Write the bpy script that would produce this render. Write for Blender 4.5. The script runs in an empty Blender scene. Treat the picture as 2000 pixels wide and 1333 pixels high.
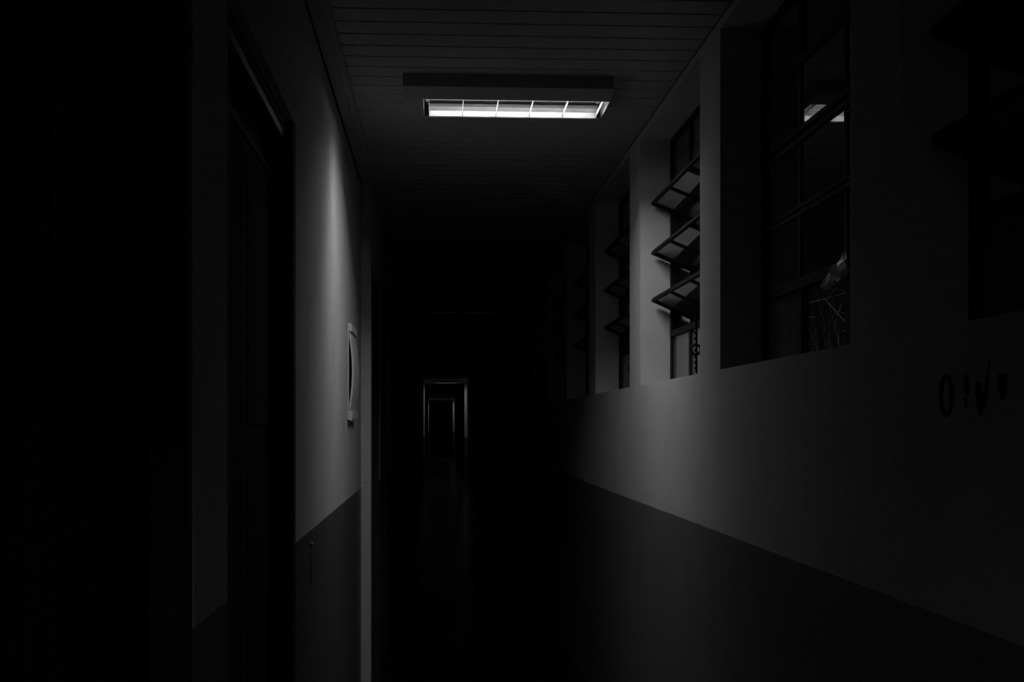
import bpy, bmesh, math, random
from mathutils import Vector
random.seed(7)
scene = bpy.context.scene
C = scene.collection
EYE = 2.0

# ------------------------------------------------------------------ camera
cam_d = bpy.data.cameras.new('camera')
cam_d.sensor_width = 36.0
cam_d.lens = 36.0 * 2590.0 / 2000.0
cam_d.shift_x = 0.0
cam_d.shift_y = 0.0822
cam_d.clip_start = 0.02
cam_d.clip_end = 300
cam = bpy.data.objects.new('camera', cam_d)
cam.location = (0, 0, EYE)
cam.rotation_euler = (math.pi / 2, 0, -0.0577)
C.objects.link(cam)
scene.camera = cam

# ------------------------------------------------------------------ world: overcast night sky with a faint even glow
w = bpy.data.worlds.new('night')
scene.world = w
w.use_nodes = True
w.node_tree.nodes['Background'].inputs[0].default_value = (1, 1, 1, 1)
w.node_tree.nodes['Background'].inputs[1].default_value = 0.0012

scene.view_settings.view_transform = 'Standard'
scene.view_settings.look = 'None'
scene.view_settings.gamma = 1.0
scene.view_settings.use_curve_mapping = False
scene.view_settings.exposure = 0.0
TUBE_STRENGTH = 9.0
BEAM_WATTS = 23.0

# ------------------------------------------------------------------ materials
def new_mat(name):
    m = bpy.data.materials.new(name)
    m.use_nodes = True
    nt = m.node_tree
    return m, nt, nt.nodes, nt.links, nt.nodes['Principled BSDF']

def mat(name, col, rough=0.6, spec=0.4, var=0.0, vscale=6.0, bump=0.0, bscale=120.0, metal=0.0):
    m, nt, N, L, B = new_mat(name)
    B.inputs['Base Color'].default_value = (col, col, col, 1)
    B.inputs['Roughness'].default_value = rough
    B.inputs['Specular IOR Level'].default_value = spec
    B.inputs['Metallic'].default_value = metal
    tc = N.new('ShaderNodeNewGeometry')
    if var > 0:
        n = N.new('ShaderNodeTexNoise'); n.inputs['Scale'].default_value = vscale
        n.inputs['Detail'].default_value = 5
        L.new(tc.outputs['Position'], n.inputs['Vector'])
        r = N.new('ShaderNodeMapRange')
        r.inputs['From Min'].default_value = 0.3; r.inputs['From Max'].default_value = 0.7
        r.inputs['To Min'].default_value = col * (1 - var); r.inputs['To Max'].default_value = col * (1 + var)
        L.new(n.outputs['Fac'], r.inputs['Value'])
        L.new(r.outputs['Result'], B.inputs['Base Color'])
    if bump > 0:
        n2 = N.new('ShaderNodeTexNoise'); n2.inputs['Scale'].default_value = bscale
        n2.inputs['Detail'].default_value = 3
        L.new(tc.outputs['Position'], n2.inputs['Vector'])
        b = N.new('ShaderNodeBump'); b.inputs['Strength'].default_value = bump
        b.inputs['Distance'].default_value = 0.004
        L.new(n2.outputs['Fac'], b.inputs['Height'])
        L.new(b.outputs['Normal'], B.inputs['Normal'])
    return m

def wall_mat(name, dado_z, upper, lower):
    """matt paint above, dark enamel below a hand-painted line"""
    m, nt, N, L, B = new_mat(name)
    g = N.new('ShaderNodeNewGeometry')
    sep = N.new('ShaderNodeSeparateXYZ'); L.new(g.outputs['Position'], sep.inputs[0])
    nz = N.new('ShaderNodeTexNoise'); nz.inputs['Scale'].default_value = 9.0; nz.inputs['Detail'].default_value = 4
    L.new(g.outputs['Position'], nz.inputs['Vector'])
    wob = N.new('ShaderNodeMath'); wob.operation = 'MULTIPLY_ADD'
    wob.inputs[1].default_value = 0.010; L.new(nz.outputs['Fac'], wob.inputs[0]); L.new(sep.outputs['Z'], wob.inputs[2])
    st = N.new('ShaderNodeMath'); st.operation = 'GREATER_THAN'; st.inputs[1].default_value = dado_z + 0.005
    L.new(wob.outputs[0], st.inputs[0])
    v = N.new('ShaderNodeTexNoise'); v.inputs['Scale'].default_value = 2.2; v.inputs['Detail'].default_value = 7
    v.inputs['Roughness'].default_value = 0.65
    L.new(g.outputs['Position'], v.inputs['Vector'])
    r = N.new('ShaderNodeMapRange'); r.inputs['From Min'].default_value = 0.3; r.inputs['From Max'].default_value = 0.7
    r.inputs['To Min'].default_value = 0.9; r.inputs['To Max'].default_value = 1.08
    L.new(v.outputs['Fac'], r.inputs['Value'])
    mix = N.new('ShaderNodeMix'); mix.data_type = 'FLOAT'
    mix.inputs['A'].default_value = lower; mix.inputs['B'].default_value = upper
    L.new(st.outputs[0], mix.inputs['Factor'])
    mul = N.new('ShaderNodeMath'); mul.operation = 'MULTIPLY'
    L.new(mix.outputs['Result'], mul.inputs[0]); L.new(r.outputs['Result'], mul.inputs[1])
    L.new(mul.outputs[0], B.inputs['Base Color'])
    rg = N.new('ShaderNodeMapRange'); rg.inputs['To Min'].default_value = 0.42; rg.inputs['To Max'].default_value = 0.85
    L.new(st.outputs[0], rg.inputs['Value']); L.new(rg.outputs['Result'], B.inputs['Roughness'])
    B.inputs['Specular IOR Level'].default_value = 0.25
    n2 = N.new('ShaderNodeTexNoise'); n2.inputs['Scale'].default_value = 90; n2.inputs['Detail'].default_value = 4
    L.new(g.outputs['Position'], n2.inputs['Vector'])
    b = N.new('ShaderNodeBump'); b.inputs['Strength'].default_value = 0.25; b.inputs['Distance'].default_value = 0.003
    L.new(n2.outputs['Fac'], b.inputs['Height']); L.new(b.outputs['Normal'], B.inputs['Normal'])
    return m

def glass_mat(name, dust, dust_col, frost=0.0):
    """window glass: clear sheet with fresnel reflection under a thin film of dust"""
    m, nt, N, L, B = new_mat(name)
    N.remove(B)
    out = N['Material Output']
    tr = N.new('ShaderNodeBsdfTransparent'); tr.inputs[0].default_value = (0.92, 0.92, 0.92, 1)
    gl = N.new('ShaderNodeBsdfGlossy'); gl.inputs['Roughness'].default_value = frost
    fr = N.new('ShaderNodeFresnel'); fr.inputs['IOR'].default_value = 1.52
    m1 = N.new('ShaderNodeMixShader')
    df = N.new('ShaderNodeBsdfDiffuse'); df.inputs[0].default_value = (dust_col, dust_col, dust_col, 1)
    m2 = N.new('ShaderNodeMixShader')
    g = N.new('ShaderNodeNewGeometry')
    nz = N.new('ShaderNodeTexNoise'); nz.inputs['Scale'].default_value = 14; nz.inputs['Detail'].default_value = 6
    L.new(g.outputs['Position'], nz.inputs['Vector'])
    r = N.new('ShaderNodeMapRange'); r.inputs['From Min'].default_value = 0.3; r.inputs['From Max'].default_value = 0.7
    r.inputs['To Min'].default_value = dust * 0.8; r.inputs['To Max'].default_value = min(1, dust * 1.2)
    L.new(nz.outputs['Fac'], r.inputs['Value']); L.new(r.outputs['Result'], m2.inputs[0])
    tl = N.new('ShaderNodeBsdfTranslucent'); tl.inputs[0].default_value = (dust_col, dust_col, dust_col, 1)
    m3 = N.new('ShaderNodeMixShader'); m3.inputs[0].default_value = 0.4
    L.new(df.outputs[0], m3.inputs[1]); L.new(tl.outputs[0], m3.inputs[2])
    L.new(tr.outputs[0], m2.inputs[1]); L.new(m3.outputs[0], m2.inputs[2])
    L.new(fr.outputs[0], m1.inputs[0]); L.new(m2.outputs[0], m1.inputs[1]); L.new(gl.outputs[0], m1.inputs[2])
    L.new(m1.outputs[0], out.inputs['Surface'])
    return m

def emit_mat(name, strength):
    m, nt, N, L, B = new_mat(name)
    N.remove(B)
    e = N.new('ShaderNodeEmission'); e.inputs[0].default_value = (1, 1, 1, 1); e.inputs[1].default_value = strength
    L.new(e.outputs[0], N['Material Output'].inputs['Surface'])
    return m

def floor_mat():
    m, nt, N, L, B = new_mat('waxed_floor')
    B.inputs['Base Color'].default_value = (0.012, 0.012, 0.012, 1)
    B.inputs['Specular IOR Level'].default_value = 0.5
    g = N.new('ShaderNodeNewGeometry')
    mp = N.new('ShaderNodeMapping'); mp.inputs['Scale'].default_value = (5, 9, 1)
    L.new(g.outputs['Position'], mp.inputs['Vector'])
    n = N.new('ShaderNodeTexNoise'); n.inputs['Scale'].default_value = 1.6; n.inputs['Detail'].default_value = 5
    L.new(mp.outputs[0], n.inputs['Vector'])
    r = N.new('ShaderNodeMapRange'); r.inputs['To Min'].default_value = 0.12; r.inputs['To Max'].default_value = 0.34
    L.new(n.outputs['Fac'], r.inputs['Value']); L.new(r.outputs['Result'], B.inputs['Roughness'])
    b = N.new('ShaderNodeBump'); b.inputs['Strength'].default_value = 0.12; b.inputs['Distance'].default_value = 0.004
    L.new(n.outputs['Fac'], b.inputs['Height']); L.new(b.outputs['Normal'], B.inputs['Normal'])
    return m

M = {}
M['wall_r'] = wall_mat('wall_paint_window_side', 2.0 - 0.440, 0.42, 0.135)
M['wall_l'] = wall_mat('wall_paint_door_side', 2.0 - 0.427, 0.42, 0.09)
M['plain'] = mat('plain_plaster', 0.42, 0.8, 0.25, 0.06, 8, 0.25, 90)
M['ceil'] = mat('ceiling_board_paint', 0.33, 0.5, 0.35, 0.12, 20, 0.08, 60)
M['groove'] = mat('ceiling_backing', 0.05, 0.9, 0.1)
M['mould'] = mat('moulding_paint', 0.34, 0.55, 0.3, 0.08, 12)
M['floor'] = floor_mat()
M['iron'] = mat('window_iron_paint', 0.009, 0.65, 0.12, 0.3, 40, 0.15, 200)
M['glass'] = glass_mat('dusty_window_glass', 0.24, 0.35)
M['frost'] = glass_mat('whitewashed_window_glass', 0.75, 0.23, 0.08)
M['housing'] = mat('fixture_enamel', 0.30, 0.45, 0.4, 0.05, 30)
M['cavity'] = mat('fixture_cavity', 0.45, 0.7, 0.2)
M['reflect'] = mat('fixture_reflector', 0.9, 0.36, 0.5, 0.05, 40, 0, 0, 0.65)
M['blade'] = mat('fixture_louver_metal', 0.55, 0.35, 0.5)
M['deadtube'] = mat('dead_tube_glass', 0.35, 0.15, 0.5)
M['holder'] = mat('lamp_holder_plastic', 0.3, 0.5, 0.4)
M['tube'] = emit_mat('lit_tube', TUBE_STRENGTH)
M['tube_weak'] = emit_mat('weak_lit_tube', TUBE_STRENGTH*0.15)
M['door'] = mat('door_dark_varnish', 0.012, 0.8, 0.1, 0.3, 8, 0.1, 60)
M['dframe'] = mat('door_frame_dark_paint', 0.03, 0.7, 0.15, 0.2, 10)
M['dstop'] = mat('door_stop_bounce_lit', 0.16, 0.5, 0.3, 0.1, 10)  # lighter than the frame: bounce light on the stop put into its colour
M['metal'] = mat('brushed_metal', 0.45, 0.3, 0.5, 0.1, 40, 0, 0, 1.0)
M['sconce'] = mat('sconce_pale_plastic', 0.5, 0.5, 0.4, 0.06, 20)
M['sconce_in'] = mat('sconce_gap_dark', 0.03, 0.8, 0.2)  # near-black, for the shade in the sconce's open gap
M['smear'] = mat('dark_paint_smear', 0.02, 0.95, 0.05, 0.4, 30)
M['plastic'] = mat('crumpled_film', 0.45, 0.12, 0.8)
M['knob'] = mat('white_knob', 0.5, 0.4, 0.5)
M['cord'] = mat('grey_cord', 0.2, 0.6, 0.3)
M['grass'] = mat('dry_grass', 0.5, 0.5, 0.5, 0.5, 30)
M['soil'] = mat('soil', 0.04, 0.95, 0.1, 0.4, 3, 0.5, 12)

# ------------------------------------------------------------------ mesh helpers
class MB:
    def __init__(s): s.v = []; s.f = []; s.smooth = False
    def box(s, a, b):
        x0, y0, z0 = a; x1, y1, z1 = b
        i = len(s.v)
        s.v += [(x0,y0,z0),(x1,y0,z0),(x1,y1,z0),(x0,y1,z0),(x0,y0,z1),(x1,y0,z1),(x1,y1,z1),(x0,y1,z1)]
        s.f += [tuple(i+k for k in q) for q in ((0,3,2,1),(4,5,6,7),(0,1,5,4),(1,2,6,5),(2,3,7,6),(3,0,4,7))]
        return s
    def prism_x(s, prof, x0, x1):
        """closed (y,z) profile, extruded along x"""
        i = len(s.v); n = len(prof)
        s.v += [(x0, y, z) for y, z in prof] + [(x1, y, z) for y, z in prof]
        s.f.append(tuple(i+k for k in range(n))[::-1]); s.f.append(tuple(i+n+k for k in range(n)))
        for k in range(n):
            s.f.append((i+k, i+(k+1) % n, i+n+(k+1) % n, i+n+k))
        return s
    def prism_y(s, prof, y0, y1):
        i = len(s.v); n = len(prof)
        s.v += [(x, y0, z) for x, z in prof] + [(x, y1, z) for x, z in prof]
        s.f.append(tuple(i+k for k in range(n))); s.f.append(tuple(i+n+k for k in range(n))[::-1])
        for k in range(n):
            s.f.append((i+k, i+n+k, i+n+(k+1) % n, i+(k+1) % n))
        return s
    def tube(s, pts, r, n=8, cap=True):
        pts = [Vector(p) for p in pts]; i0 = len(s.v)
        for k, p in enumerate(pts):
            d = (pts[min(k+1, len(pts)-1)] - pts[max(k-1, 0)]).normalized()
            a = d.orthogonal().normalized(); b = d.cross(a)
            rr = r[k] if isinstance(r, (list, tuple)) else r
            for j in range(n):
                t = 2*math.pi*j/n
                s.v.append(tuple(p + a*math.cos(t)*rr + b*math.sin(t)*rr))
        for k in range(len(pts)-1):
            for j in range(n):
                s.f.append((i0+k*n+j, i0+k*n+(j+1) % n, i0+(k+1)*n+(j+1) % n, i0+(k+1)*n+j))
        if cap:
            s.f.append(tuple(i0+j for j in range(n))[::-1])
            e = i0+(len(pts)-1)*n
            s.f.append(tuple(e+j for j in range(n)))
        return s
    def tube_x(s, x0, x1, y, z, r, n=16):
        i0 = len(s.v)
        for x in (x0, x1):
            for j in range(n):
                t = 2*math.pi*j/n
                s.v.append((x, y+math.cos(t)*r, z+math.sin(t)*r))
        for j in range(n):
            s.f.append((i0+j, i0+(j+1) % n, i0+n+(j+1) % n, i0+n+j))
        s.f.append(tuple(i0+j for j in range(n))[::-1]); s.f.append(tuple(i0+n+j for j in range(n)))
        return s
    def torus(s, c, R, r, axis='x', n=20, m=8):
        i0 = len(s.v)
        for k in range(n):
            a = 2*math.pi*k/n
            for j in range(m):
                b = 2*math.pi*j/m
                u = (R + r*math.cos(b))*math.cos(a); v = (R + r*math.cos(b))*math.sin(a); h = r*math.sin(b)
                if axis == 'x': s.v.append((c[0]+h, c[1]+u, c[2]+v))
                elif axis == 'y': s.v.append((c[0]+u, c[1]+h, c[2]+v))
                else: s.v.append((c[0]+u, c[1]+v, c[2]+h))
        for k in range(n):
            for j in range(m):
                s.f.append((i0+k*m+j, i0+((k+1) % n)*m+j, i0+((k+1) % n)*m+(j+1) % m, i0+k*m+(j+1) % m))
        return s
    def ball(s, c, r, n=14, m=8, sq=(1, 1, 1)):
        i0 = len(s.v)
        for k in range(m+1):
            p = math.pi*k/m
            for j in range(n):
                t = 2*math.pi*j/n
                s.v.append((c[0]+r*sq[0]*math.sin(p)*math.cos(t), c[1]+r*sq[1]*math.sin(p)*math.sin(t), c[2]+r*sq[2]*math.cos(p)))
        for k in range(m):
            for j in range(n):
                s.f.append((i0+k*n+j, i0+(k+1)*n+j, i0+(k+1)*n+(j+1) % n, i0+k*n+(j+1) % n))
        return s
    def mesh(s, name, m, smooth=False, bevel=0.0):
        me = bpy.data.meshes.new(name)
        me.from_pydata(s.v, [], s.f)
        bm = bmesh.new(); bm.from_mesh(me)
        bmesh.ops.remove_doubles(bm, verts=bm.verts, dist=1e-6)
        bmesh.ops.recalc_face_normals(bm, faces=bm.faces)
        if bevel > 0:
            bmesh.ops.bevel(bm, geom=bm.edges[:], offset=bevel, segments=1, affect='EDGES')
        bm.to_mesh(me); bm.free()
        if smooth:
            for p in me.polygons: p.use_smooth = True
        me.materials.append(m)
        return me

def link(name, data, parent=None, loc=(0, 0, 0), rot=(0, 0, 0)):
    o = bpy.data.objects.new(name, data)
    C.objects.link(o); o.location = loc; o.rotation_euler = rot
    if parent: o.parent = parent
    return o
def obj(name, mb, m, parent=None, smooth=False, bevel=0.0, **k):
    return link(name, mb.mesh(name, m, smooth, bevel), parent, **k)
def tag(o, label, cat, group=None, kind=None):
    o['label'] = label; o['category'] = cat
    if group: o['group'] = group
    if kind: o['kind'] = kind
    return o

# ------------------------------------------------------------------ dimensions: solved from image pixels, depths along y then stretched about the camera
XL = -0.505         # door-side wall, near bay
XL2 = -0.4335       # door-side wall beyond the step
YSTEP = 9.06
XR = 1.165          # window-side wall face
XO = 1.45           # its outer face
XF = 1.335          # inner face of window frames
ZC = 3.66
SILL = 2.228
HEAD = 3.625
YEND = 90.0
FJ = [3.255 + 2.1185*n for n in range(9)]                 # far jambs, first bay
FJ2 = [3.255 + 2.1185*n for n in range(12, 21)]           # second bay
WW = 1.70

# ------------------------------------------------------------------ floor / ground
obj('floor', MB().box((-2.5, -15.0, -0.1), (XO, YEND + 0.3, 0.0)), M['floor'])
tag(bpy.data.objects['floor'], 'dark waxed corridor floor faintly mirroring the far doorway', 'floor', kind='structure')
gr = obj('ground', MB().box((XO + 0.002, -15.0, -0.1), (40, 110, 0.9)), M['soil'])
tag(gr, 'dark bank of soil outside the windows', 'ground', kind='structure')

# ------------------------------------------------------------------ window-side wall
mb = MB()
mb.box((XR, -15.0, 0.0), (XO, YEND, SILL))
mb.box((XR, -15.0, HEAD), (XO, YEND, ZC + 0.1))
edges = [-15.0]
for f in FJ + FJ2:
    edges += [f - WW, f]
edges.append(YEND)
for k in range(0, len(edges), 2):
    mb.box((XR, edges[k], SILL), (XO, edges[k+1], HEAD))
tag(obj('wall_right', mb, M['wall_r']), 'pale plaster wall with window openings above a dark painted dado', 'wall', kind='structure')

# ------------------------------------------------------------------ door-side wall with door openings
DOORS1 = [(1.045, 2.812), (3.26, 4.828)]
DOORS2 = [(9.10, 10.38), (10.55, 11.83), (13.8, 15.3), (17.1, 18.6), (27.0, 28.5), (32.7, 34.2), (38.8, 40.3), (44.1, 45.6)]
DTOP = EYE + 1.087
mb = MB()
def wall_with_doors(mb, x, y0, y1, doors):
    ys = [y0]
    for a, b in doors: ys += [a, b]
    ys.append(y1)
    for k in range(0, len(ys), 2):
        mb.box((x - 0.2, ys[k], 0.0), (x, ys[k+1], ZC + 0.1))
    for a, b in doors:
        mb.box((x - 0.2, a, DTOP), (x, b, ZC + 0.1))
wall_with_doors(mb, XL, -15.0, YSTEP, DOORS1)
wall_with_doors(mb, XL2, YSTEP, YEND, DOORS2)
tag(obj('wall_left', mb, M['wall_l']), 'pale plaster wall with doors above a dark painted dado', 'wall', kind='structure')
tag(obj('wall_back', MB().box((-2.5, -15.3, 0.0), (XO, -15.001, ZC + 0.1)), M['wall_l']),
    'plain end wall behind the viewpoint', 'wall', kind='structure')
tag(obj('wall_end', MB().box((-2.5, YEND + 0.001, 0.0), (XO, YEND + 0.3, ZC + 0.1)), M['door']),  # black colour stands for the unlit corridor going on
    'end wall coloured black for the darkness inside the last doorway', 'wall', kind='structure')

# ------------------------------------------------------------------ ceiling of narrow boards
ceil = obj('ceiling', MB().box((-0.72, -15.0, ZC + 0.014), (XO, YEND, ZC + 0.12)), M['groove'])
tag(ceil, 'low ceiling of narrow painted boards running across the corridor', 'ceiling', kind='structure')
PW = 0.172
P0 = 5.30 - 30*PW
def plank_profile(y0, y1):
    z = ZC
    return [(y0+0.007, z+0.013), (y0+0.007, z+0.004), (y0+0.010, z), (y1-0.006, z), (y1-0.003, z+0.004), (y1-0.003, z+0.013)]
pm = MB().prism_x(plank_profile(0, PW), XL + 0.02, XR - 0.010).mesh('plank', M['ceil'])
pm2 = MB().prism_x(plank_profile(0, PW), XL2 - 0.002, XR - 0.010).mesh('plank', M['ceil'])
for k in range(80):
    y = P0 + k*PW
    if y + PW > 11.0: break
    link('plank', pm if y + PW < YSTEP + 0.08 else pm2, ceil, loc=(0, y, 0))
mb = MB()
for j in range(k, 600):
    y = P0 + j*PW
    if y + PW > YEND: break
    mb.prism_x(plank_profile(y, y + PW), XL2 - 0.002, XR - 0.010)
mb.prism_x(plank_profile(-15.0, P0), XL + 0.02, XR - 0.010)
far = obj('far_planks', mb, M['ceil'], ceil); far['kind'] = 'stuff'

# mouldings
mb = MB().prism_y([(XL+0.009, ZC+0.01), (XL+0.009, 3.632), (XL+0.013, 3.626), (-0.450, 3.626), (-0.446, 3.632), (-0.446, 3.640),
                   (-0.417, 3.646), (-0.411, 3.652), (-0.411, ZC-0.001), (-0.42, ZC+0.01)], -15.0, YSTEP - 0.02)
tag(obj('trim_1', mb, M['mould']), 'stepped moulding along the ceiling above the doors', 'trim', kind='structure')
mb = MB().box((XL+0.001, YSTEP-0.10, EYE+1.29), (-0.442, YSTEP-0.001, 3.6255))
tag(obj('trim_2', mb, M['mould'], bevel=0.003), 'short boxed drop of moulding at the wall step', 'trim', kind='structure')

mb = MB().box((XL+0.0005, YSTEP-0.0006, 0.0), (XL2-0.0003, YSTEP-0.0001, ZC-0.001)).box((XL2-0.004, YSTEP-0.0006, 0.0), (XL2+0.0003, YSTEP+0.012, ZC-0.001))
tag(obj('trim_3', mb, M['plain']), 'pale upright strip of plaster where the wall steps in', 'trim', kind='structure')
# portals across the corridor
def portal(n, y, xl, xr, ztop, th, label):
    mb = MB().box((XL2+0.0005, y, 0.0), (xl, y+th, ZC-0.001)).box((xr, y, 0.0), (XR-0.0005, y+th, ZC-0.001)).box((xl, y, ztop), (xr, y+th, ZC-0.001))
    tag(obj('trim_%d' % n, mb, M['wall_r']), label, 'trim', kind='structure')
portal(4, 23.75, -0.41, 1.05, EYE + 1.50, 0.28, 'dark plaster archway closing the first run of windows')
portal(5, 50.0, -0.40, 1.095, EYE + 1.585, 0.28, 'faintly lit plaster archway around the smaller far doorway')
portal(6, 82.8, -0.40, 1.085, EYE + 1.57, 0.28, 'thin lit outline of the farthest doorway')

# ------------------------------------------------------------------ windows
ROWZ = [0.0, 0.29, 0.556, 0.838, 1.12, 1.397]
COLY = [0.0, -0.567, -1.134, -1.70]
FD = 0.035
fm = MB()
fm.box((0, -0.044, 0), (FD, 0, 1.397)).box((0, -1.70, 0), (FD, -1.656, 1.397))
fm.box((0, -1.656, 1.372), (FD, -0.044, 1.397)).box((0, -1.656, 0), (FD, -0.044, 0.018))
frame_me = fm.mesh('frame', M['iron'])
transom_low = MB().box((-0.004, -1.656, 0.274), (FD, -0.044, 0.306)).mesh('transom', M['iron'])
transom_mid = MB().box((0.004, -1.656, -0.009), (FD, -0.044, 0.009)).mesh('transom', M['iron'])
transom_top = MB().box((0, -1.656, -0.012), (FD, -0.044, 0.012)).mesh('transom', M['iron'])
mull_low = MB().box((0.002, -0.020, 0.018), (FD-0.004, 0.020, 0.274)).mesh('mullion', M['iron'])
mull_top = MB().box((0.002, -0.020, 1.132), (FD-0.004, 0.020, 1.372)).mesh('mullion', M['iron'])
def pane_mesh(h, m):
    return MB().box((-0.002, -0.270, -h/2), (0.002, 0.270, h/2)).mesh('pane', m)
pane_low = pane_mesh(0.262, M['frost']); pane_top = pane_mesh(0.248, M['glass'])
SH = 0.262
sm = MB()
for a, b in (((-0.011, -0.800, SH/2-0.016), (0.011, 0.800, SH/2)), ((-0.011, -0.800, -SH/2), (0.011, 0.800, -SH/2+0.016)),
             ((-0.011, -0.800, -SH/2), (0.011, -0.766, SH/2)), ((-0.011, 0.766, -SH/2), (0.011, 0.800, SH/2)),
             ((-0.008, 0.260, -SH/2), (0.008, 0.290, SH/2)), ((-0.008, -0.290, -SH/2), (0.008, -0.260, SH/2))):
    sm.box(a, b)
sash_me = sm.mesh('sash', M['iron'])
pane_sash = MB().box((-0.0015, -0.26, -SH/2+0.012), (0.0015, 0.26, SH/2-0.012)).mesh('pane', M['glass'])
# notched opening bar with its ring
bm_ = MB().box((-0.032, -0.004, 0.03), (-0.022, 0.004, 0.33))
for k in range(9):
    bm_.box((-0.037, -0.006, 0.05+k*0.03), (-0.022, 0.006, 0.062+k*0.03))
bm_.box((-0.030, -0.004, 0.318), (0.006, 0.004, 0.33))
bar_me = bm_.mesh('opening_bar', M['iron'])
ring_me = MB().torus((-0.034, -0.016, 0.150), 0.025, 0.0065, 'y').mesh('pull_ring', M['iron'], smooth=True)

def window(num, fj, angle, label, missing=None, bar=True, bar_y=-0.90):
    r = link('window_%d' % num, None, loc=(XF, fj, SILL + 0.0005))
    tag(r, label, 'window', kind='structure')
    link('frame', frame_me, r)
    link('transom', transom_low, r)
    link('transom', transom_top, r, loc=(0, 0, 1.12))
    for z in (0.556, 0.838): link('transom', transom_mid, r, loc=(0.012 if angle else 0.012, 0, z))
    for y in COLY[1:3]:
        link('mullion', mull_low, r, loc=(0, y, 0)); link('mullion', mull_top, r, loc=(0, y, 0))
    for c in range(3):
        yc = (COLY[c] + COLY[c+1])/2
        if missing != c: link('pane', pane_low, r, loc=(0.016, yc, 0.146))
        link('pane', pane_top, r, loc=(0.016, yc, 1.252))
    for k in range(3):
        zc = (ROWZ[k+1] + ROWZ[k+2])/2 + (0.004 if k == 0 else 0)
        s = link('sash', sash_me, r, loc=(0.006, -0.85, zc), rot=(0, -math.radians(angle + (k*1.3 if angle else 0)), 0))
        for c in (-1, 0, 1): link('pane', pane_sash, s, loc=(0, c*0.528, 0))
    if bar:
        link('opening_bar', bar_me, r, loc=(0, bar_y, 0)); link('pull_ring', ring_me, r, loc=(0, bar_y, 0))
    return r

WL = ['nearest window with tilted sashes, cut off by the right edge of the picture',
      'closed iron window mirroring the ceiling light, one bottom pane missing',
      'iron window with three tilted sashes, on the brightest lit jamb',
      'dim iron window with tilted sashes just beyond the brightest pillar',
      'shadowed iron window with tilted sashes, third one past the closed window',
      'fourth window past the closed one, barely visible with tilted sashes',
      'fifth window past the closed one, nearly lost in the dark',
      'last but one window before the dark archway',
      'last window of the first run, beside the dark archway']
ANG = [65.6, 0, 65.6, 64.5, 64, 60, 35, 0, 0]
for n, f in enumerate(FJ):
    wr = window(n+1, f, ANG[n], WL[n], missing=1 if n == 1 else None, bar=(n != 1))
    if n == 1: w_closed = wr
ordn = ['first', 'second', 'third', 'fourth', 'fifth', 'sixth', 'seventh', 'eighth', 'ninth', 'tenth']
for n, f in enumerate(FJ2):
    window(10+n, f, 0, 'far closed window, %s past the dark archway' % ordn[n], bar=False)

# small metal ball added for a screw glint on the closed window's second mullion
obj('screw_glint_ball', MB().ball((-0.010, 0, 0), 0.0045), M['metal'], w_closed, smooth=True, loc=(0.0, 4.19-5.3735, 3.01-SILL))

# torn film snagged on the closed window's low bar
bm = bmesh.new()
rnd = random.Random(3)
NX, NZ = 9, 8
grid = []
for i in range(NX):
    row = []
    for j in range(NZ):
        u = i/(NX-1); v = j/(NZ-1)
        wd = 0.012 + 0.026*u**0.6
        y = 0.16 - 0.27*u + 0.03*(v-0.5) + rnd.uniform(-.004, .004)
        z = -0.034 + 0.058*u + (v-0.5)*2*wd + rnd.uniform(-.003, .003)
        x = -0.012 - 0.014*math.sin(math.pi*v)*(0.4+0.6*abs(math.sin(5*u+2*v))) + rnd.uniform(-.004, .004)
        row.append(bm.verts.new((x, y, z)))
    grid.append(row)
for i in range(NX-1):
    for j in range(NZ-1):
        bm.faces.new((grid[i][j], grid[i+1][j], grid[i+1][j+1], grid[i][j+1]))
me = bpy.data.meshes.new('plastic_film'); bm.to_mesh(me); bm.free(); me.materials.append(M['plastic'])
film = link('plastic_film', me, loc=(XF - 0.004, 4.285, EYE + 0.505))
so = film.modifiers.new('thick', 'SOLIDIFY'); so.thickness = 0.001
tag(film, 'crumpled scrap of clear film snagged on the closed window above the missing pane', 'scrap')

# ------------------------------------------------------------------ doors
def door(num, x, a, b, label):
    r = link('door_%d' % num, None, loc=(x, (a+b)/2, 0))
    tag(r, label, 'door', kind='structure')
    h = (b-a)/2; d = -0.045
    f = MB()
    e = 0.0006
    f.box((d-0.10, -h+e, 0.0005), (-0.003, -h+0.05, DTOP-e)).box((d-0.10, h-0.05, 0.0005), (-0.003, h-e, DTOP-e))
    f.box((d-0.10, -h+0.05, DTOP-0.036), (-0.028, h-0.05, DTOP-e))
    obj('door_frame', f, M['dframe'], r)
    obj('head_stop', MB().box((-0.046, -h+0.051, DTOP-0.068), (-0.034, h-0.051, DTOP-0.037)), M['dstop'], r)  # pale colour carries the bounce light along the door head
    zt = EYE + 0.88
    for sgn in (-1, 1):
        y0, y1 = (-h+0.052, -0.002) if sgn < 0 else (0.002, h-0.052)
        lo = obj('door_leaf', MB().box((d-0.075, y0, 0.008), (d-0.035, y1, zt)), M['door'], r)
        for z0, z1 in ((0.15, 0.85), (1.0, 1.85), (2.0, 2.75)):
            obj('door_panel', MB().box((d-0.035, y0+0.12, z0), (d-0.031, y1-0.12, z1)), M['door'], lo, bevel=0.0015)
        if sgn < 0:
            hd = MB().ball((d-0.006, -0.065, 1.03), 0.022).tube([(d-0.036, -0.065, 1.03), (d-0.01, -0.065, 1.03)], 0.009)
            obj('handle', hd, M['metal'], lo, smooth=True)
    obj('transom_rail', MB().box((d-0.08, -h+0.052, zt+0.005), (d-0.03, h-0.052, zt+0.03)), M['dframe'], r)
    obj('transom_panel', MB().box((d-0.065, -h+0.052, zt+0.031), (d-0.05, h-0.052, DTOP-0.037)), M['door'], r)
door(1, XL, *DOORS1[0], 'black door at the left edge of the picture')
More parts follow.
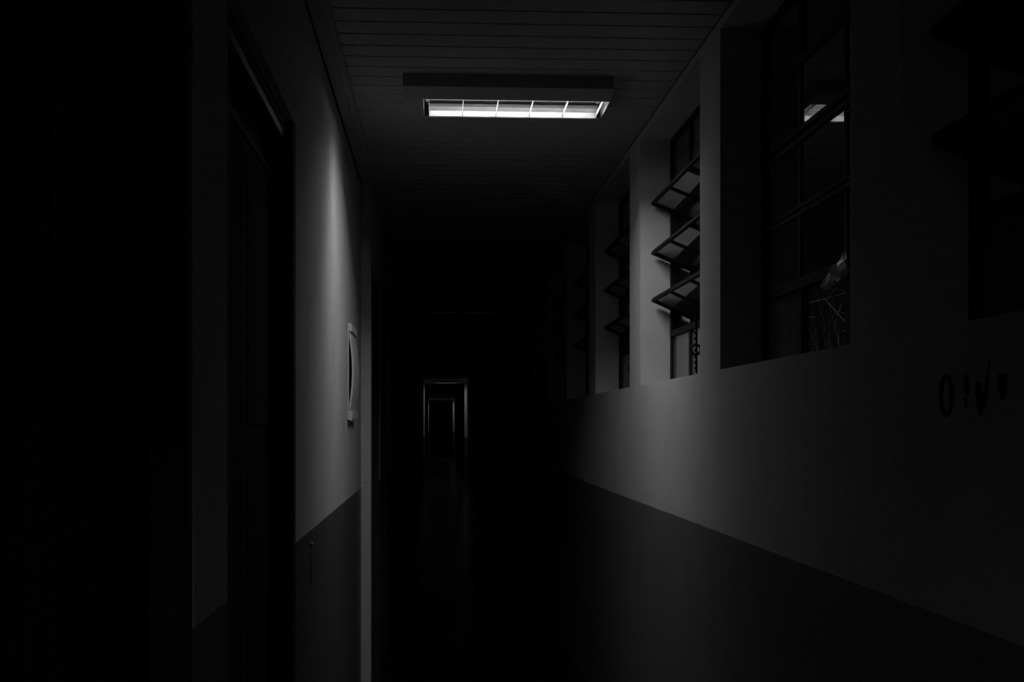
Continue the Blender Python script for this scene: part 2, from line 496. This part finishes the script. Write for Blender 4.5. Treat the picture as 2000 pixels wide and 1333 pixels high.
door(2, XL, *DOORS1[1], 'dark door with a deep frame beside the lit wall')
for n, (a, b) in enumerate(DOORS2):
    door(3+n, XL2, a, b, 'dark closed door, %s past the wall step' % ordn[n])

# ------------------------------------------------------------------ fluorescent fixtures
ZB = EYE + 1.57          # bottom plane
# light leaving across the tubes: (tangent of the angle from straight down, relative strength)
BEAM = [(-3.0, 0.02), (-2.3, 0.12), (-1.33, 0.22), (-0.75, 0.14), (0.0, 0.82), (0.5, 0.72), (1.1, 0.80), (1.7, 1.0), (2.3, 1.0), (2.8, 0.12)]
def fixture(y0, lit, label):
    r = link('ceiling_light', None, loc=(0.3475, y0 + 0.305, ZC))
    tag(r, label, 'ceiling light', 'fluorescent ceiling lights along the corridor')
    X0, X1 = -0.154 - 0.3475, 0.848 - 0.3475
    oy, oz = -0.305, ZB - ZC          # local offsets
    A0, A1 = -0.0576 - 0.3475, 0.838 - 0.3475
    def P(pts): return [(y + oy, z + oz) for y, z in pts]
    top = 0.089
    hb = MB()
    # near and far sides with sloped lower flanks, top plate, ends, blank cover plate
    hb.prism_x(P([(0, top), (0, 0.030), (0.120, 0), (0.125, 0), (0.125, 0.003), (0.004, 0.033), (0.004, top)]), X0, X1)
    hb.prism_x(P([(0.610, top), (0.610, 0.030), (0.494, 0), (0.489, 0), (0.489, 0.003), (0.606, 0.033), (0.606, top)]), X0, X1)
    hb.prism_x(P([(0.004, top), (0.606, top), (0.606, top-0.003), (0.004, top-0.003)]), X0, X1)
    end = P([(0.004, top-0.003), (0.004, 0.033), (0.125, 0.003), (0.125, 0.0), (0.489, 0.0), (0.489, 0.003), (0.606, 0.033), (0.606, top-0.003)])
    hb.prism_x(end, X0, X0 + 0.003); hb.prism_x(end, X1 - 0.003, X1)
    hb.prism_x(P([(0.125, 0.0), (0.489, 0.0), (0.489, 0.003), (0.125, 0.003)]), X0 + 0.003, A0)
    obj('housing', hb, M['housing'], r)
    obj('end_cavity', MB().prism_x(P([(0.1255, 0.0035), (0.4885, 0.0035), (0.4885, 0.08), (0.1255, 0.08)]), A0 - 0.002, A0 + 0.0), M['cavity'], r)
    obj('cavity_back', MB().prism_x(P([(0.11, 0.084), (0.58, 0.084), (0.58, 0.082), (0.11, 0.082)]), A0, A1), M['cavity'], r)
    rf = MB()
    # far reflector: slanted sheet with a curled upper lip; near reflector hugging the near lip
    rf.prism_x(P([(0.487, 0.004), (0.4845, 0.030), (0.478, 0.050), (0.462, 0.060), (0.463, 0.062), (0.480, 0.0515), (0.4865, 0.031), (0.4885, 0.004)]), A0 + 0.026, A1 - 0.012)
    rf.prism_x(P([(0.1275, 0.004), (0.136, 0.030), (0.150, 0.060), (0.175, 0.074), (0.30, 0.076), (0.30, 0.078), (0.174, 0.076), (0.148, 0.061), (0.134, 0.030), (0.1255, 0.004)]), A0 + 0.026, A1 - 0.012)
    obj('reflector', rf, M['reflect'], r)
    bl = MB().prism_x(P([(0.128, 0.002), (0.486, 0.002), (0.480, 0.020), (0.134, 0.020)]), -0.0008, 0.0008).mesh('louver_blade', M['blade'])
    for x in (-0.032, 0.137, 0.307, 0.477, 0.647, 0.816):
        link('louver_blade', bl, r, loc=(x - 0.3475, 0, 0))
    spots = ((0.174, 0.052), (0.370, 0.068))
    for k, (yy, zz) in enumerate(spots):
        tb = MB().tube_x(A0 + 0.035, A1 - 0.03, yy + oy, zz + oz, 0.0125)
        to = obj('tube', tb, M['deadtube'] if (k or not lit) else (M['tube'] if lit is True else M['tube_weak']), r)
        for xa in (A0 + 0.026, A1 - 0.030):
            obj('tube_cap', MB().tube_x(xa, xa + 0.0095, yy + oy, zz + oz, 0.0132), M['metal'], to)
    if lit:
        # light leaving through the mirror louver: a trough optic, narrow across the tubes, wide along them
        ld = bpy.data.lights.new('louver_beam', 'AREA'); ld.shape = 'RECTANGLE'
        ld.size = 0.84; ld.size_y = 0.17; ld.energy = BEAM_WATTS*(1.0 if lit is True else lit)
        ld.use_nodes = True
        nt = ld.node_tree; N = nt.nodes; L = nt.links
        em = [n for n in N if n.type == 'EMISSION'][0]
        g = N.new('ShaderNodeNewGeometry'); sp = N.new('ShaderNodeSeparateXYZ'); L.new(g.outputs['Incoming'], sp.inputs[0])
        dv = N.new('ShaderNodeMath'); dv.operation = 'DIVIDE'; L.new(sp.outputs['Y'], dv.inputs[0]); L.new(sp.outputs['Z'], dv.inputs[1])
        mr = N.new('ShaderNodeMapRange'); mr.inputs['From Min'].default_value = 3.0; mr.inputs['From Max'].default_value = -3.0
        L.new(dv.outputs[0], mr.inputs['Value'])
        cr = N.new('ShaderNodeValToRGB'); cr.color_ramp.interpolation = 'B_SPLINE'
        e = cr.color_ramp.elements
        for k, (t, v) in enumerate(BEAM):
            if k == 0: el = e[0]; e[1].position = 1.0; e[1].color = (0, 0, 0, 1)
            else: el = e.new((t + 3.0)/6.0)
            el.color = (v, v, v, 1)
        L.new(mr.outputs['Result'], cr.inputs[0])
        ab = N.new('ShaderNodeMath'); ab.operation = 'ABSOLUTE'; L.new(sp.outputs['Z'], ab.inputs[0])
        gz = N.new('ShaderNodeMapRange'); gz.interpolation_type = 'SMOOTHSTEP'      # blades cut the lowest angles
        gz.inputs['From Min'].default_value = 0.12; gz.inputs['From Max'].default_value = 0.62
        gz.inputs['To Min'].default_value = 0.12; gz.inputs['To Max'].default_value = 1.0
        L.new(ab.outputs[0], gz.inputs['Value'])
        mu = N.new('ShaderNodeMix'); mu.data_type = 'RGBA'; mu.blend_type = 'MULTIPLY'; mu.inputs[0].default_value = 1.0
        L.new(cr.outputs['Color'], mu.inputs['A']); L.new(gz.outputs['Result'], mu.inputs['B'])
        L.new(mu.outputs['Result'], em.inputs['Color'])
        link('louver_beam', ld, r, loc=(0.045, 0.0, ZB - ZC + 0.032))
    for x in (A0 + 0.018, A1 - 0.022):
        for yy, zz in spots:
            obj('lamp_holder', MB().box((x-0.008, yy+oy-0.012, zz+oz-0.018), (x+0.008, yy+oy+0.012, 0.081+oz)), M['holder'], r)
    return r
fixture(6.27, True, 'lit ceiling light with five bright louver cells')
fixture(-2.2, True, 'added ceiling light behind the viewpoint, unseen')  # unseen light put in to lift the nearest walls and window jambs
fixture(18.24, False, 'unlit ceiling light just before the dark archway')
fixture(29.26, False, 'unlit ceiling light just beyond the dark archway')
fixture(49.3, 0.3, 'small distant lit ceiling light over the far doorway')
fixture(82.1, 0.3, 'tiny lit ceiling light over the farthest doorway')

# ------------------------------------------------------------------ sconce on the lit wall
r = link('wall_sconce', None, loc=(XL, 7.93, EYE + 0.03))
tag(r, 'unlit pale upright wall sconce with bowed cover on the lit wall', 'sconce')
hw = 0.275
obj('back_plate', MB().box((0.0005, -hw, 0), (0.009, hw, 0.557)), M['sconce'], r, bevel=0.0015)
obj('end_cap', MB().prism_y([(0.0092, 0.510), (0.026, 0.510), (0.026, 0.545), (0.020, 0.557), (0.0092, 0.557)], -hw, hw), M['sconce'], r)
obj('end_cap', MB().prism_y([(0.0092, 0.000), (0.024, -0.006), (0.028, 0.012), (0.028, 0.052), (0.0092, 0.052)], -hw, hw), M['sconce'], r)
prof = []; K = 14
for k in range(K+1):
    t = k/K; z = 0.0535 + t*(0.5085-0.0535)
    prof.append((0.017 + 0.020*math.sin(math.pi*t), z))
inner = [(x-0.0105 if 0 < i < K else x-0.004, z) for i, (x, z) in enumerate(prof)]
obj('bowed_cover', MB().prism_y(prof + inner[::-1], -hw, hw), M['sconce'], r)
obj('dark_gap_sheet', MB().box((0.0092, -hw+0.004, 0.06), (0.0105, hw-0.004, 0.50)), M['sconce_in'], r)  # dark sheet standing in for the shade behind the bowed cover

# ------------------------------------------------------------------ wall knob with a cord end
r = link('coat_knob', None, loc=(XL, 5.38, EYE - 0.48))
tag(r, 'small pale knob with a short hanging cord on the dark dado', 'knob')
obj('knob', MB().ball((0.007, 0, 0), 0.0095, sq=(0.7, 1, 1)), M['knob'], r, smooth=True)
obj('cord', MB().tube([(0.004, 0, -0.008), (0.004, 0.001, -0.06), (0.0042, 0.003, -0.11), (0.004, 0.008, -0.15), (0.004, 0.009, -0.17)], 0.0025, 6), M['cord'], r, smooth=True)

# ------------------------------------------------------------------ dark paint smears on the window-side wall
def smear(strokes, label):  # paths are image pixels projected onto the wall, pasted in as coordinates
    """brushed strokes of paint on the wall face, given as (y, z) paths with half-widths (across y, in metres)"""
    pts = [p for path, _ in strokes for p in path]
    cy = sum(p[0] for p in pts)/len(pts); cz = sum(p[1] for p in pts)/len(pts)
    mb = MB()
    for path, rad in strokes:
        n = len(path); L_, R_ = [], []
        for k in range(n):
            a = path[max(k-1, 0)]; b = path[min(k+1, n-1)]
            q = Vector((-(b[1]-a[1]), (b[0]-a[0])*0.5)).normalized(); w_ = rad[k] if isinstance(rad, list) else rad
            L_.append((path[k][0]+q.x*w_*1.9, path[k][1]+q.y*w_)); R_.append((path[k][0]-q.x*w_*1.9, path[k][1]-q.y*w_))  # widths stretched along y by the same depth factor
        for k in range(n-1):
            q4 = [L_[k], L_[k+1], R_[k+1], R_[k]]
            i = len(mb.v)
            mb.v += [(-0.0004, y-cy, z-cz) for y, z in q4] + [(-0.0012, y-cy, z-cz) for y, z in q4]
            mb.f += [(i, i+1, i+2, i+3), (i+4, i+7, i+6, i+5)] + [(i+j, i+4+j, i+4+(j+1) % 4, i+(j+1) % 4) for j in range(4)]
    o = obj('paint_smear', mb, M['smear'], loc=(XR, cy, cz))
    tag(o, label, 'paint mark', 'dark paint smears on the wall')
smear([([(2.9649, 2.1124), (2.954, 2.1093), (2.9445, 2.1013), (2.9375, 2.0893), (2.9338, 2.0749), (2.9338, 2.0596), (2.9375, 2.0452), (2.9445, 2.0336), (2.954, 2.026), (2.9649, 2.0234), (2.9758, 2.0262), (2.9855, 2.0341), (2.9928, 2.0461), (2.9966, 2.0608), (2.9966, 2.0764), (2.9928, 2.091), (2.9855, 2.1027), (2.9758, 2.1101), (2.9649, 2.1124)], 0.006)], 'tall dark ring-shaped paint smear on the right wall')
smear([([(2.8537, 2.1105), (2.8509, 2.0969), (2.8481, 2.0822), (2.8453, 2.0652)], [0.004, 0.008, 0.007, 0.003]), ([(2.8565, 2.0598), (2.8537, 2.0462), (2.8509, 2.0372)], [0.003, 0.004, 0.002])],
      'dark colon-like double blot beside the ring-shaped smear')
smear([([(2.7876, 2.0948), (2.7849, 2.0727), (2.7769, 2.045), (2.7716, 2.0219)], [0.004, 0.009, 0.010, 0.002]), ([(2.7689, 2.0339), (2.7478, 2.0663), (2.7374, 2.104), (2.7244, 2.138)], [0.005, 0.005, 0.003, 0.001])],
      'dark tick-shaped paint smear with one long thin stroke')
smear([([(2.6665, 2.1055), (2.6665, 2.0939), (2.664, 2.0749), (2.6615, 2.0527)], [0.010, 0.012, 0.011, 0.005])], 'broad dark blot, rightmost of the paint smears')

# ------------------------------------------------------------------ dry grass outside the closed window
mb = MB()
rg = random.Random(11)
def blade(p, h, lean, az, w):
    pts = []
    for k in range(6):
        t = k/5
        rr = lean*t*t
        pts.append(Vector((p[0]+math.cos(az)*rr, p[1]+math.sin(az)*rr, p[2]+h*t*(1-0.25*t*lean/h))))
    side = Vector((-math.sin(az), math.cos(az), 0))*w
    i = len(mb.v)
    for k, q in enumerate(pts):
        s_ = side*(1 - (k/5)**2*0.95)
        mb.v += [tuple(q - s_), tuple(q + s_)]
    for k in range(5):
        mb.f.append((i+2*k, i+2*k+1, i+2*k+3, i+2*k+2))
for k in range(2200):
    x = rg.uniform(2.3, 3.4); y = rg.uniform(5.5, 10.5)
    blade((x, y, 0.9), rg.uniform(0.9, 2.2), rg.uniform(0.1, 0.7), rg.uniform(0, 6.28), rg.uniform(0.001, 0.003))
for k in range(40):
    x = rg.uniform(2.0, 2.5); y = rg.uniform(5.8, 8.5); z = rg.uniform(2.25, 2.75); az = rg.uniform(0, 6.28)
    L_ = rg.uniform(0.2, 0.5)
    mb.tube([(x, y, z), (x+math.cos(az)*L_*.5, y+math.sin(az)*L_*.5, z+rg.uniform(-.06, .12)), (x+math.cos(az+.4)*L_, y+math.sin(az+.4)*L_, z+rg.uniform(-.15, .15))], [0.0012, 0.001, 0.0006], 4)
o = obj('tall_grass', mb, M['grass'])
tag(o, 'tangled tall dry grass outside, seen through the missing pane', 'grass', kind='stuff')
